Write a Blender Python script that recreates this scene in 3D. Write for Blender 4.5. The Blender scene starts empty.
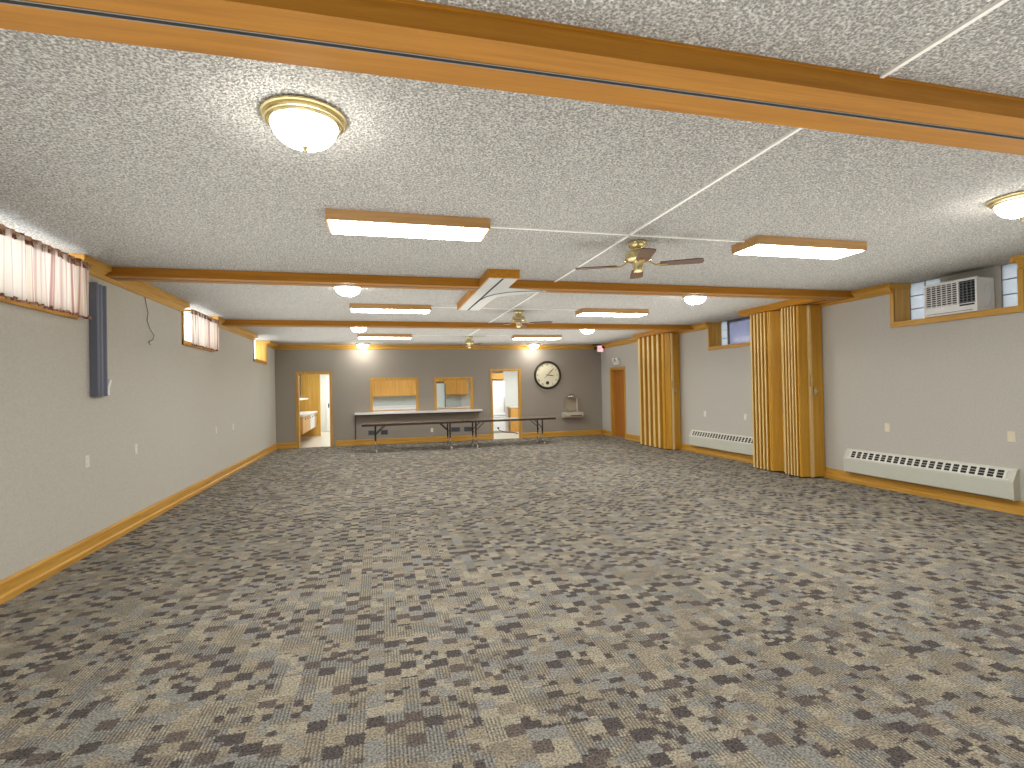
import bpy, bmesh, math, random
from mathutils import Vector, Matrix
random.seed(7)
S = bpy.context.scene
COL = S.collection
PI = math.pi

# ------------------------------------------------------------------ camera
F_PX = 522.65
cam_d = bpy.data.cameras.new('camera')
cam = bpy.data.objects.new('camera', cam_d)
COL.objects.link(cam)
cam_d.sensor_fit = 'HORIZONTAL'
cam_d.sensor_width = 36.0
cam_d.lens = F_PX * 36.0 / 1024.0
cam_d.clip_start = 0.05
cam_d.clip_end = 200
r_ = Vector((0.96914288, -0.24568283, -0.0200505))
u_ = Vector((0.01712125, -0.01405325, 0.99975465))
f_ = Vector((0.24590433, 0.9692484, 0.00941321))
M = Matrix((r_, u_, -f_)).transposed().to_4x4()
M.translation = Vector((0, 0, 1.55))
cam.matrix_world = M
S.camera = cam

# ------------------------------------------------------------------ world, exposure
w = bpy.data.worlds.new('World')
S.world = w
w.use_nodes = True
bg = w.node_tree.nodes['Background']
bg.inputs['Color'].default_value = (0.92, 0.965, 1.0, 1)
bg.inputs['Strength'].default_value = 5.5
S.view_settings.view_transform = 'Standard'
S.view_settings.look = 'None'
S.view_settings.gamma = 1.0
S.view_settings.use_curve_mapping = False
S.view_settings.exposure = 1.2

UP = 43.0           # watts of each added fill light
FLUOR = 14.5        # emission of the fluorescent diffusers
DOME = 22.0         # emission of the glass bowls
KITCHEN = 15.0

def soft_light(name, x, y, z, sx, sy, watts, rgb=(1.0, 0.995, 0.975)):
    l = bpy.data.lights.new(name, 'AREA'); l.shape = 'RECTANGLE'; l.size = sx; l.size_y = sy
    l.energy = watts; l.color = rgb; l.spread = math.radians(140)
    o = bpy.data.objects.new(name, l); COL.objects.link(o); o.location = (x, y, z); o.rotation_euler = (math.pi, 0, 0)
    return o
# added soft fill without fixtures, brightening the ceiling, one per bay between the beams
for yc, sy, k in ((-0.6, 5.4, 1.5), (4.25, 3.9, 1.08), (8.6, 3.8, 1.22), (13.1, 4.2, 1.45)):
    soft_light('fill_light', 2.1, yc, 1.95, 8.7, sy, UP * k)

# ------------------------------------------------------------------ room numbers
XL, XR, YB, YF, H = -2.83, 7.05, 15.86, -4.2, 2.93
NB, NT = 2.36, 2.93          # window niche bottom and top
DL, DR = 0.30, 0.34          # wall thickness = niche depth

# ------------------------------------------------------------------ materials
def lin(c):
    return tuple(((v / 255 / 12.92) if v / 255 <= 0.04045 else ((v / 255 + 0.055) / 1.055) ** 2.4) for v in c)
def col4(c):
    return (*lin(c), 1)
def new_mat(name):
    m = bpy.data.materials.new(name); m.use_nodes = True
    return m, m.node_tree, m.node_tree.nodes['Principled BSDF']
def plain(name, rgb, rough=0.5, metal=0.0, noise=0.04, scale=30, spec=0.5):
    m, nt, b = new_mat(name)
    b.inputs['Roughness'].default_value = rough
    b.inputs['Metallic'].default_value = metal
    b.inputs['Specular IOR Level'].default_value = spec
    tc = nt.nodes.new('ShaderNodeTexCoord')
    n = nt.nodes.new('ShaderNodeTexNoise'); n.inputs['Scale'].default_value = scale
    nt.links.new(tc.outputs['Object'], n.inputs['Vector'])
    mx = nt.nodes.new('ShaderNodeMix'); mx.data_type = 'RGBA'
    c = lin(rgb)
    mx.inputs[6].default_value = (*[v * (1 - noise) for v in c], 1)
    mx.inputs[7].default_value = (*[min(1, v * (1 + noise)) for v in c], 1)
    nt.links.new(n.outputs['Fac'], mx.inputs[0])
    nt.links.new(mx.outputs[2], b.inputs['Base Color'])
    return m
def wood(name, c1, c2, axis='x', rough=0.42, sc=1.0, bump=0.0):
    m, nt, b = new_mat(name)
    b.inputs['Specular IOR Level'].default_value = 0.3
    b.inputs['Roughness'].default_value = rough
    tc = nt.nodes.new('ShaderNodeTexCoord')
    mp = nt.nodes.new('ShaderNodeMapping')
    s = {'x': (1.2, 26, 26), 'y': (26, 1.2, 26), 'z': (26, 26, 1.2)}[axis]
    mp.inputs['Scale'].default_value = tuple(v * sc for v in s)
    nt.links.new(tc.outputs['Object'], mp.inputs['Vector'])
    n = nt.nodes.new('ShaderNodeTexNoise'); n.inputs['Scale'].default_value = 1.0
    n.inputs['Detail'].default_value = 6; n.inputs['Roughness'].default_value = 0.65
    n.inputs['Distortion'].default_value = 0.4
    nt.links.new(mp.outputs['Vector'], n.inputs['Vector'])
    r = nt.nodes.new('ShaderNodeValToRGB')
    r.color_ramp.elements[0].position = 0.3; r.color_ramp.elements[0].color = col4(c1)
    r.color_ramp.elements[1].position = 0.72; r.color_ramp.elements[1].color = col4(c2)
    nt.links.new(n.outputs['Fac'], r.inputs['Fac'])
    nt.links.new(r.outputs['Color'], b.inputs['Base Color'])
    return m
def emit(name, rgb, strength):
    m, nt, b = new_mat(name)
    b.inputs['Base Color'].default_value = (0.8, 0.8, 0.8, 1)
    b.inputs['Emission Color'].default_value = (*rgb, 1)
    b.inputs['Emission Strength'].default_value = strength
    return m

def popcorn():
    m, nt, b = new_mat('popcorn_ceiling')
    b.inputs['Roughness'].default_value = 0.95
    b.inputs['Specular IOR Level'].default_value = 0.1
    tc = nt.nodes.new('ShaderNodeTexCoord')
    n = nt.nodes.new('ShaderNodeTexNoise'); n.inputs['Scale'].default_value = 82
    n.inputs['Detail'].default_value = 2.0; n.inputs['Roughness'].default_value = 0.6
    nt.links.new(tc.outputs['Object'], n.inputs['Vector'])
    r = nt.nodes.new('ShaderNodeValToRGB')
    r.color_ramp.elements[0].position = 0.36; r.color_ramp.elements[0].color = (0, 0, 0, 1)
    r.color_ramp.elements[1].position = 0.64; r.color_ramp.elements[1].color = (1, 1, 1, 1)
    nt.links.new(n.outputs['Fac'], r.inputs['Fac'])
    bp = nt.nodes.new('ShaderNodeBump'); bp.inputs['Strength'].default_value = 1.0
    bp.inputs['Distance'].default_value = 0.012
    nt.links.new(r.outputs['Color'], bp.inputs['Height'])
    nt.links.new(bp.outputs['Normal'], b.inputs['Normal'])
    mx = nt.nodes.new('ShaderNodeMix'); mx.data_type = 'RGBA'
    mx.inputs[6].default_value = col4((150, 147, 140)); mx.inputs[7].default_value = col4((232, 229, 221))  # shade between the popcorn lumps put into the colour
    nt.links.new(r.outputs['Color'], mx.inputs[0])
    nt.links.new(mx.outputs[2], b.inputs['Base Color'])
    return m

def wallpaper(name, rgb, amt=0.06):
    m, nt, b = new_mat(name)
    b.inputs['Roughness'].default_value = 0.8
    b.inputs['Specular IOR Level'].default_value = 0.25
    tc = nt.nodes.new('ShaderNodeTexCoord')
    mp = nt.nodes.new('ShaderNodeMapping'); mp.inputs['Scale'].default_value = (1, 1, 1.6)
    nt.links.new(tc.outputs['Object'], mp.inputs['Vector'])
    n = nt.nodes.new('ShaderNodeTexNoise'); n.inputs['Scale'].default_value = 38
    n.inputs['Detail'].default_value = 4; n.inputs['Roughness'].default_value = 0.7
    nt.links.new(mp.outputs['Vector'], n.inputs['Vector'])
    c = lin(rgb)
    r = nt.nodes.new('ShaderNodeValToRGB')
    r.color_ramp.elements[0].position = 0.3; r.color_ramp.elements[0].color = (*[v * (1 - amt * 1.6) for v in c], 1)
    r.color_ramp.elements[1].position = 0.7; r.color_ramp.elements[1].color = (*[v * (1 + amt) for v in c], 1)
    nt.links.new(n.outputs['Fac'], r.inputs['Fac'])
    nt.links.new(r.outputs['Color'], b.inputs['Base Color'])
    bp = nt.nodes.new('ShaderNodeBump'); bp.inputs['Strength'].default_value = 0.15; bp.inputs['Distance'].default_value = 0.003
    nt.links.new(n.outputs['Fac'], bp.inputs['Height'])
    nt.links.new(bp.outputs['Normal'], b.inputs['Normal'])
    return m

def carpet():
    m, nt, b = new_mat('patterned_carpet')
    N, L = nt.nodes.new, nt.links.new
    b.inputs['Roughness'].default_value = 1.0
    b.inputs['Specular IOR Level'].default_value = 0.05
    tc = N('ShaderNodeTexCoord')
    sep = N('ShaderNodeSeparateXYZ'); L(tc.outputs['Object'], sep.inputs[0])
    def math_(op, a, bb=None):
        n = N('ShaderNodeMath'); n.operation = op
        for i, v in enumerate((a, bb)):
            if v is None: continue
            if isinstance(v, (int, float)): n.inputs[i].default_value = v
            else: L(v, n.inputs[i])
        return n.outputs[0]
    def wn2(a, bb, seed):
        c = N('ShaderNodeCombineXYZ'); L(a, c.inputs[0]); L(bb, c.inputs[1]); c.inputs[2].default_value = seed
        n = N('ShaderNodeTexWhiteNoise'); n.noise_dimensions = '3D'; L(c.outputs[0], n.inputs['Vector'])
        return n
    def wn1(a, seed):
        n = N('ShaderNodeTexWhiteNoise'); n.noise_dimensions = '1D'
        L(math_('ADD', a, seed), n.inputs['W']); return n.outputs['Value']
    fz = N('ShaderNodeTexNoise'); fz.inputs['Scale'].default_value = 85; fz.inputs['Detail'].default_value = 1
    L(tc.outputs['Object'], fz.inputs['Vector'])
    fs = N('ShaderNodeSeparateColor'); L(fz.outputs['Color'], fs.inputs[0])
    X = math_('ADD', sep.outputs[0], math_('MULTIPLY', math_('SUBTRACT', fs.outputs[0], 0.5), 0.034))
    Y = math_('ADD', sep.outputs[1], math_('MULTIPLY', math_('SUBTRACT', fs.outputs[1], 0.5), 0.034))
    def cells(sx, sy, seed):
        col = math_('FLOOR', math_('DIVIDE', X, sx))
        yy = math_('ADD', math_('DIVIDE', Y, sy), math_('MULTIPLY', wn1(col, seed), 0.9))
        row = math_('FLOOR', yy)
        return wn2(col, row, seed).outputs['Value'], math_('PINGPONG', math_('ADD', col, row), 1.0)
    def lift(c):     # every second patch stays out of the dark tones
        v, par = c
        return math_('ADD', math_('MULTIPLY', v, math_('SUBTRACT', 1.0, math_('MULTIPLY', par, 0.62))), math_('MULTIPLY', par, 0.62))
    big = lift(cells(0.088, 0.082, 11.3))
    sml = lift(cells(0.044, 0.054, 3.7))
    use_small = math_('GREATER_THAN', cells(0.088, 0.108, 27.1)[0], 0.6)
    v = N('ShaderNodeMix'); v.data_type = 'FLOAT'
    L(use_small, v.inputs[0]); L(big, v.inputs[2]); L(sml, v.inputs[3])
    ramp = N('ShaderNodeValToRGB'); cr = ramp.color_ramp; cr.interpolation = 'CONSTANT'
    stops = [(0.0, (84, 79, 78)), (0.30, (101, 93, 88)), (0.48, (133, 125, 113)), (0.61, (145, 137, 121)), (0.74, (135, 134, 129)), (0.88, (156, 149, 133))]
    cr.elements[0].position = 0; cr.elements[0].color = col4(stops[0][1])
    cr.elements[1].position = stops[1][0]; cr.elements[1].color = col4(stops[1][1])
    for p, c in stops[2:]:
        e = cr.elements.new(p); e.color = col4(c)
    L(v.outputs[0], ramp.inputs['Fac'])
    # lengthwise pin stripes in some of the patches
    strp = math_('SINE', math_('MULTIPLY', sep.outputs[0], 2 * PI / 0.0170))
    strp = math_('GREATER_THAN', strp, 0.15)
    on = math_('GREATER_THAN', cells(0.088, 0.164, 41.9)[0], 0.5)
    strp = math_('MULTIPLY', strp, on)
    m1 = N('ShaderNodeMix'); m1.data_type = 'RGBA'
    L(math_('MULTIPLY', strp, 0.6), m1.inputs[0]); L(ramp.outputs['Color'], m1.inputs[6]); m1.inputs[7].default_value = col4((84, 80, 78))
    # yarn speckle
    n = N('ShaderNodeTexNoise'); n.inputs['Scale'].default_value = 95; n.inputs['Detail'].default_value = 4
    L(tc.outputs['Object'], n.inputs['Vector'])
    r2 = N('ShaderNodeMapRange'); r2.inputs['From Min'].default_value = 0.3; r2.inputs['From Max'].default_value = 0.7
    r2.inputs['To Min'].default_value = 0.38; r2.inputs['To Max'].default_value = 1.62
    L(n.outputs['Fac'], r2.inputs['Value'])
    m2 = N('ShaderNodeMix'); m2.data_type = 'RGBA'; m2.blend_type = 'MULTIPLY'; m2.inputs[0].default_value = 1
    L(m1.outputs[2], m2.inputs[6])
    cmb = N('ShaderNodeCombineColor'); [L(r2.outputs[0], cmb.inputs[i]) for i in range(3)]
    L(cmb.outputs[0], m2.inputs[7])
    L(m2.outputs[2], b.inputs['Base Color'])
    bp = N('ShaderNodeBump'); bp.inputs['Strength'].default_value = 0.5; bp.inputs['Distance'].default_value = 0.004
    L(n.outputs['Fac'], bp.inputs['Height']); L(bp.outputs['Normal'], b.inputs['Normal'])
    return m

def glassblock(name, rgb):
    m = bpy.data.materials.new(name); m.use_nodes = True
    nt = m.node_tree; nt.nodes.clear()
    o = nt.nodes.new('ShaderNodeOutputMaterial')
    t = nt.nodes.new('ShaderNodeBsdfTranslucent'); t.inputs['Color'].default_value = (*rgb, 1)
    tc = nt.nodes.new('ShaderNodeTexCoord')
    n = nt.nodes.new('ShaderNodeTexNoise'); n.inputs['Scale'].default_value = 9
    nt.links.new(tc.outputs['Object'], n.inputs['Vector'])
    mx = nt.nodes.new('ShaderNodeMix'); mx.data_type = 'RGBA'
    mx.inputs[6].default_value = (*[v * 0.85 for v in rgb], 1); mx.inputs[7].default_value = (*[min(1, v * 1.12) for v in rgb], 1)
    nt.links.new(n.outputs['Fac'], mx.inputs[0]); nt.links.new(mx.outputs[2], t.inputs['Color'])
    g = nt.nodes.new('ShaderNodeBsdfGlossy'); g.inputs['Roughness'].default_value = 0.15
    s = nt.nodes.new('ShaderNodeMixShader'); s.inputs[0].default_value = 0.06
    nt.links.new(t.outputs[0], s.inputs[1]); nt.links.new(g.outputs[0], s.inputs[2])
    nt.links.new(s.outputs[0], o.inputs['Surface'])
    return m

def sheer(name, plaid=False):
    m = bpy.data.materials.new(name); m.use_nodes = True
    nt = m.node_tree; nt.nodes.clear(); N, L = nt.nodes.new, nt.links.new
    o = N('ShaderNodeOutputMaterial')
    tc = N('ShaderNodeTexCoord'); mp = N('ShaderNodeMapping')
    mp.inputs['Scale'].default_value = (0.0, 13.0, 0.0 if not plaid else 9.0)
    L(tc.outputs['Object'], mp.inputs['Vector'])
    n = N('ShaderNodeTexNoise'); n.inputs['Scale'].default_value = 1.0; n.inputs['Detail'].default_value = 3
    L(mp.outputs['Vector'], n.inputs['Vector'])
    r = N('ShaderNodeValToRGB'); cr = r.color_ramp; cr.interpolation = 'LINEAR'
    pal = ([(0.30, (128, 76, 72)), (0.42, (176, 140, 116)), (0.5, (104, 58, 60)), (0.6, (188, 156, 132)), (0.7, (120, 72, 70))] if plaid else
           [(0.30, (178, 128, 126)), (0.39, (232, 220, 206)), (0.50, (236, 228, 216)), (0.56, (186, 138, 132)), (0.62, (234, 224, 210)), (0.70, (206, 176, 140))])
    cr.elements[0].position = pal[0][0]; cr.elements[0].color = col4(pal[0][1])
    cr.elements[1].position = pal[1][0]; cr.elements[1].color = col4(pal[1][1])
    for p, c in pal[2:]:
        e = cr.elements.new(p); e.color = col4(c)
    L(n.outputs['Fac'], r.inputs['Fac'])
    d = N('ShaderNodeBsdfDiffuse'); t = N('ShaderNodeBsdfTranslucent')
    L(r.outputs['Color'], d.inputs['Color']); L(r.outputs['Color'], t.inputs['Color'])
    s = N('ShaderNodeMixShader'); s.inputs[0].default_value = 0.12 if plaid else 0.24
    L(d.outputs[0], s.inputs[1]); L(t.outputs[0], s.inputs[2]); L(s.outputs[0], o.inputs['Surface'])
    return m

OAK1, OAK2 = (182, 130, 46), (218, 172, 84)
MAT = {
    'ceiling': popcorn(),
    'carpet': carpet(),
    'wall_l': wallpaper('textured_wallpaper', (200, 197, 187)),
    'wall_r': wallpaper('textured_wallpaper_right', (199, 197, 190)),
    'wall_b': wallpaper('taupe_wallpaper', (157, 150, 140), 0.03),
    'oak_x': wood('oak_x', OAK1, OAK2, 'x'), 'oak_y': wood('oak_y', OAK1, OAK2, 'y'), 'oak_z': wood('oak_z', OAK1, OAK2, 'z'),
    'beam_x': wood('beam_oak_x', (154, 100, 22), (184, 126, 38), 'x', 0.45), 'beam_y': wood('beam_oak_y', (168, 110, 24), (198, 138, 42), 'y', 0.45),
    'frame_oak': wood('frame_oak', (166, 126, 78), (194, 154, 102), 'x', 0.5),
    'door_wood': wood('door_oak', (158, 96, 34), (186, 122, 52), 'z', 0.4, 0.7),
    'cab_wood': wood('cabinet_oak', (206, 150, 70), (232, 184, 104), 'z', 0.4),
    'panel_wood': wood('panelling', (204, 152, 62), (232, 188, 96), 'z', 0.45, 0.5),
    'brass': plain('antique_brass', (224, 208, 158), 0.25, 1.0),
    'brass_dull': plain('dull_brass', (196, 168, 104), 0.35, 0.9),
    'fluor': emit('fluorescent_diffuser', (1.0, 0.985, 0.96), FLUOR),
    'dome': emit('lit_glass_bowl', (1.0, 0.97, 0.91), DOME),
    'kitchen_lamp': emit('kitchen_diffuser', (1.0, 0.99, 0.97), KITCHEN),
    'white': plain('white_paint', (226, 224, 218), 0.5),
    'white_plastic': plain('white_plastic', (232, 233, 232), 0.4),
    'cream': plain('cream_plastic', (232, 224, 200), 0.4),
    'heater': plain('heater_enamel', (206, 208, 196), 0.45),
    'heater_white': plain('heater_grille_white', (226, 226, 218), 0.45),
    'dark': plain('dark_gap', (38, 37, 36), 0.8),
    'black': plain('black_rubber', (24, 24, 25), 0.6),
    'track': plain('track_steel', (150, 148, 144), 0.4, 0.6),
    'grey_panel': plain('grey_filler', (196, 196, 190), 0.6),
    'vinyl': wood('partition_vinyl', (190, 138, 42), (212, 162, 64), 'z', 0.35, 0.6),
    'vinyl_lit_fold': wood('partition_lit_fold_vinyl', (218, 188, 118), (234, 210, 150), 'z', 0.35, 0.6),  # lighter copy: highlight along the fold edges put into the colour
    'post': plain('partition_post', (226, 196, 136), 0.3, 0.2),
    'blue': plain('slate_blue', (108, 114, 132), 0.45),
    'fan_wood': wood('fan_blade_walnut', (78, 56, 44), (112, 82, 62), 'x', 0.4),
    'laminate': wood('table_laminate', (118, 100, 86), (142, 122, 104), 'x', 0.14),
    'edge': plain('table_edge', (58, 42, 36), 0.45),
    'brown_steel': plain('brown_steel', (62, 46, 40), 0.4, 0.3),
    'chrome': plain('chrome', (214, 214, 212), 0.12, 1.0),
    'steel': plain('brushed_steel', (190, 188, 178), 0.3, 0.85),
    'fountain': plain('fountain_enamel', (206, 200, 184), 0.35, 0.1),
    'fountain_panel': plain('fountain_panel', (170, 160, 142), 0.45),
    'counter': plain('white_laminate', (232, 230, 228), 0.3),
    'clock_rim': plain('dark_bronze', (62, 54, 44), 0.35, 0.3),
    'clock_face': plain('clock_paper', (236, 231, 204), 0.5),
    'ink': plain('ink', (46, 42, 36), 0.6),
    'exit_face': emit('exit_sign_face', (1.0, 0.36, 0.40), 0.55),
    'exit_letter': emit('exit_letters', (1.0, 0.04, 0.06), 0.8),
    'dark_green': plain('dark_green_housing', (70, 72, 52), 0.5),
    'kwall': plain('kitchen_wall', (224, 226, 220), 0.7),
    'splash': plain('backsplash', (196, 208, 206), 0.4, 0, 0.08, 20),
    'kfloor': plain('kitchen_vinyl', (206, 200, 186), 0.35, 0, 0.06, 12),
    'fridge': plain('fridge_enamel', (238, 240, 242), 0.3),
    'wire': plain('wire', (132, 124, 112), 0.5),
    'register': plain('register_grey', (98, 102, 106), 0.5),
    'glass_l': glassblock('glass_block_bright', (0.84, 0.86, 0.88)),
    'glass_r': glassblock('glass_block_shaded', (0.24, 0.247, 0.252)),  # darker copy: weaker daylight of the right windows put into the glass colour
    'pane_r': glassblock('sky_tint_sash_pane', (0.16, 0.163, 0.196)),  # tone of the sky behind clear glass put into the pane colour
    'grout': plain('grout', (112, 114, 116), 0.7),
    'alu': plain('aluminium', (120, 124, 130), 0.4, 0.5),
    'sheer': sheer('sheer_curtain'), 'ruffle': sheer('plaid_ruffle', True),
    'raceway': plain('raceway_white', (236, 234, 226), 0.5),
}

# ------------------------------------------------------------------ mesh helpers
class MB:
    def __init__(self): self.b = bmesh.new()
    def box(self, x0, x1, y0, y1, z0, z1):
        v = [self.b.verts.new(p) for p in ((x0, y0, z0), (x1, y0, z0), (x1, y1, z0), (x0, y1, z0), (x0, y0, z1), (x1, y0, z1), (x1, y1, z1), (x0, y1, z1))]
        for f in ((0, 3, 2, 1), (4, 5, 6, 7), (0, 1, 5, 4), (1, 2, 6, 5), (2, 3, 7, 6), (3, 0, 4, 7)):
            self.b.faces.new([v[i] for i in f])
        return self
    def prism(self, prof, axis, a0, a1):
        """closed profile swept along an axis; the profile gives the two other coordinates in x,y,z order"""
        def P(p, t):
            return {'x': (t, p[0], p[1]), 'y': (p[0], t, p[1]), 'z': (p[0], p[1], t)}[axis]
        A = [self.b.verts.new(P(p, a0)) for p in prof]; B = [self.b.verts.new(P(p, a1)) for p in prof]
        n = len(prof)
        for i in range(n):
            j = (i + 1) % n
            self.b.faces.new((A[i], A[j], B[j], B[i]))
        self.b.faces.new(A); self.b.faces.new(B[::-1])
        return self
    def lathe(self, prof, c, seg=32, axis='z', smooth=True, flute=None, closed=False):
        rings = []
        for (r, h) in prof:
            ring = []
            if r < 1e-6: r = 1e-5
            for k in range(seg):
                a = 2 * PI * k / seg
                rr = r * (1 + (flute if flute and k % 2 else 0))
                d = (rr * math.cos(a), rr * math.sin(a), h)
                if axis == 'y': d = (d[0], d[2], d[1])
                if axis == 'x': d = (d[2], d[0], d[1])
                ring.append(self.b.verts.new((c[0] + d[0], c[1] + d[1], c[2] + d[2])))
            rings.append(ring)
        for A, B in zip(rings, rings[1:] + ([rings[0]] if closed else [])):
            for k in range(seg):
                f = self.b.faces.new((A[k], A[(k + 1) % seg], B[(k + 1) % seg], B[k])); f.smooth = smooth
        if not closed:
            self.b.faces.new(rings[0][::-1]); self.b.faces.new(rings[-1])
        return self
    def tube(self, pts, r, seg=8, smooth=True):
        pts = [Vector(p) for p in pts]
        rings = []
        for i, p in enumerate(pts):
            d = (pts[min(i + 1, len(pts) - 1)] - pts[max(i - 1, 0)]).normalized()
            up = Vector((0, 0, 1)) if abs(d.z) < 0.9 else Vector((0, 1, 0))
            s = d.cross(up).normalized(); t = s.cross(d).normalized()
            rings.append([self.b.verts.new(p + r * (math.cos(2 * PI * k / seg) * s + math.sin(2 * PI * k / seg) * t)) for k in range(seg)])
        for A, B in zip(rings, rings[1:]):
            for k in range(seg):
                f = self.b.faces.new((A[k], A[(k + 1) % seg], B[(k + 1) % seg], B[k])); f.smooth = smooth
        self.b.faces.new(rings[0][::-1]); self.b.faces.new(rings[-1])
        return self
    def bar(self, p, q, wd, hd):
        """rectangular bar between two points"""
        p, q = Vector(p), Vector(q); d = (q - p).normalized()
        up = Vector((0, 0, 1)) if abs(d.z) < 0.9 else Vector((0, 1, 0))
        s = d.cross(up).normalized() * wd / 2; t = s.cross(d).normalized() * hd / 2
        A = [self.b.verts.new(p + i * s + j * t) for i, j in ((-1, -1), (1, -1), (1, 1), (-1, 1))]
        B = [self.b.verts.new(q + i * s + j * t) for i, j in ((-1, -1), (1, -1), (1, 1), (-1, 1))]
        for k in range(4): self.b.faces.new((A[k], A[(k + 1) % 4], B[(k + 1) % 4], B[k]))
        self.b.faces.new(A[::-1]); self.b.faces.new(B)
        return self
    def quad(self, *ps):
        self.b.faces.new([self.b.verts.new(p) for p in ps]); return self
    def build(self, name, mat, parent=None, origin=None, bevel=0):
        if origin is None:
            origin = tuple(parent.location) if parent is not None and parent.parent is None else (0, 0, 0)
            if parent is not None and parent.parent is not None:
                origin = tuple(parent.location + parent.parent.location)
        bmesh.ops.recalc_face_normals(self.b, faces=self.b.faces[:])
        o_ = Vector(origin)
        for v in self.b.verts: v.co -= o_
        me = bpy.data.meshes.new(name); self.b.to_mesh(me); self.b.free()
        me.materials.append(MAT[mat])
        o = bpy.data.objects.new(name, me); COL.objects.link(o)
        if parent is not None: o.parent = parent
        else: o.location = origin
        if bevel:
            md = o.modifiers.new('bevel', 'BEVEL'); md.width = bevel; md.segments = 2; md.limit_method = 'ANGLE'
        return o
def tag(o, label, cat, group=None):
    o['label'] = label; o['category'] = cat
    if group: o['group'] = group
    return o
def thing(name, label, cat, loc=(0, 0, 0), group=None):
    o = bpy.data.objects.new(name, None); COL.objects.link(o); o.location = loc
    o.empty_display_size = 0.1
    return tag(o, label, cat, group)
def struct(o):
    o['kind'] = 'structure'; return o
def copy_thing(root, loc, label, rotz=None, group=None):
    c = root.copy(); COL.objects.link(c); c.location = loc
    if rotz is not None: c.rotation_euler = (0, 0, rotz)
    c['label'] = label
    if group: c['group'] = group
    for ch in [o for o in root.children]:
        d = ch.copy(); COL.objects.link(d); d.parent = c
        for g in [o for o in ch.children]:
            e = g.copy(); COL.objects.link(e); e.parent = d
    return c
def cut(lo, hi, holes):
    """intervals left between the holes"""
    out, t = [], lo
    for a, b in sorted(holes):
        if a > t: out.append((t, a))
        t = b
    if t < hi: out.append((t, hi))
    return out

# ================================================================== the setting
LW = [(4.32, 5.90), (8.72, 10.20), (13.24, 14.65)]
RW = [(4.30, 5.81), (8.50, 10.05)]
RDOOR = (14.22, 15.10, 2.08)
DOOR1 = (-2.225, -1.385, 2.085)
DOOR2 = (3.395, 4.255, 2.115)
HATCH = [(-0.198, 1.07, 0.95, 1.885), (1.665, 2.725, 0.95, 1.88)]

struct(MB().box(XL - 0.35, XR + 0.4, YF - 0.2, YB + 0.02, -0.1, 0).build('floor', 'carpet'))
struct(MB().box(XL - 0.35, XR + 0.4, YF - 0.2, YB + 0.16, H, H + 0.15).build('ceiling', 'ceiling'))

b = MB(); b.box(XL - DL, XL, YF, YB + 0.1, 0, NB)
for a, c in cut(YF, YB + 0.1, LW): b.box(XL - DL, XL, a, c, NB, H)
struct(b.build('wall_left', 'wall_l'))
b = MB()
for a, c in cut(YF, YB + 0.1, [RDOOR[:2]]): b.box(XR, XR + DR, a, c, 0, NB)
b.box(XR, XR + DR, RDOOR[0], RDOOR[1], RDOOR[2], NB)
for a, c in cut(YF, YB + 0.1, RW): b.box(XR, XR + DR, a, c, NB, H)
struct(b.build('wall_right', 'wall_r'))
struct(MB().box(XL - DL, XR + DR, YF - 0.2, YF, 0, H).build('wall_front', 'wall_l'))
# back wall: the part left of the corner line stands 4 cm proud
b = MB(); BT = 0.14
XC = -1.32
YL = YB - 0.04
b.box(XL, DOOR1[0], YL, YB + BT, 0, H); b.box(DOOR1[1], XC, YL, YB + BT, 0, H); b.box(DOOR1[0], DOOR1[1], YL, YB + BT, DOOR1[2], H)
struct(b.build('wall_back_left', 'wall_b'))
b = MB()
xs = cut(XC, XR, [DOOR2[:2], HATCH[0][:2], HATCH[1][:2]])
for a, c in xs: b.box(a, c, YB, YB + BT, 0, H)
b.box(DOOR2[0], DOOR2[1], YB, YB + BT, DOOR2[2], H)
for x0, x1, z0, z1 in HATCH:
    b.box(x0, x1, YB, YB + BT, 0, z0); b.box(x0, x1, YB, YB + BT, z1, H)
struct(b.build('wall_back', 'wall_b'))

# ---- baseboards: tall board with a shoe moulding
def base_prof(s):   # offset from the wall, z
    return [(0, 0), (s * 0.034, 0), (s * 0.034, 0.045), (s * 0.018, 0.06), (s * 0.018, 0.145), (s * 0.010, 0.165), (0, 0.165)]
def baseboard(name, segs, axis, wall, s, mat):
    b = MB()
    for a, c in segs:
        prof = [(wall + p, z) for p, z in base_prof(s)]
        b.prism(prof, axis, a, c)
    return struct(b.build(name, mat))
baseboard('baseboard_left', [(YF, YL)], 'y', XL, 1, 'oak_y')
baseboard('baseboard_right', cut(YF, YB, [(RDOOR[0] - 0.08, RDOOR[1] + 0.08)]), 'y', XR, -1, 'oak_y')
baseboard('baseboard_back', cut(XC + 0.07, XR - 0.03, [(DOOR2[0] - 0.065, DOOR2[1] + 0.065)]), 'x', YB, -1, 'oak_x')
baseboard('baseboard_back_left', [(XL + 0.03, DOOR1[0] - 0.065)], 'x', YL, -1, 'oak_x')

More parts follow.
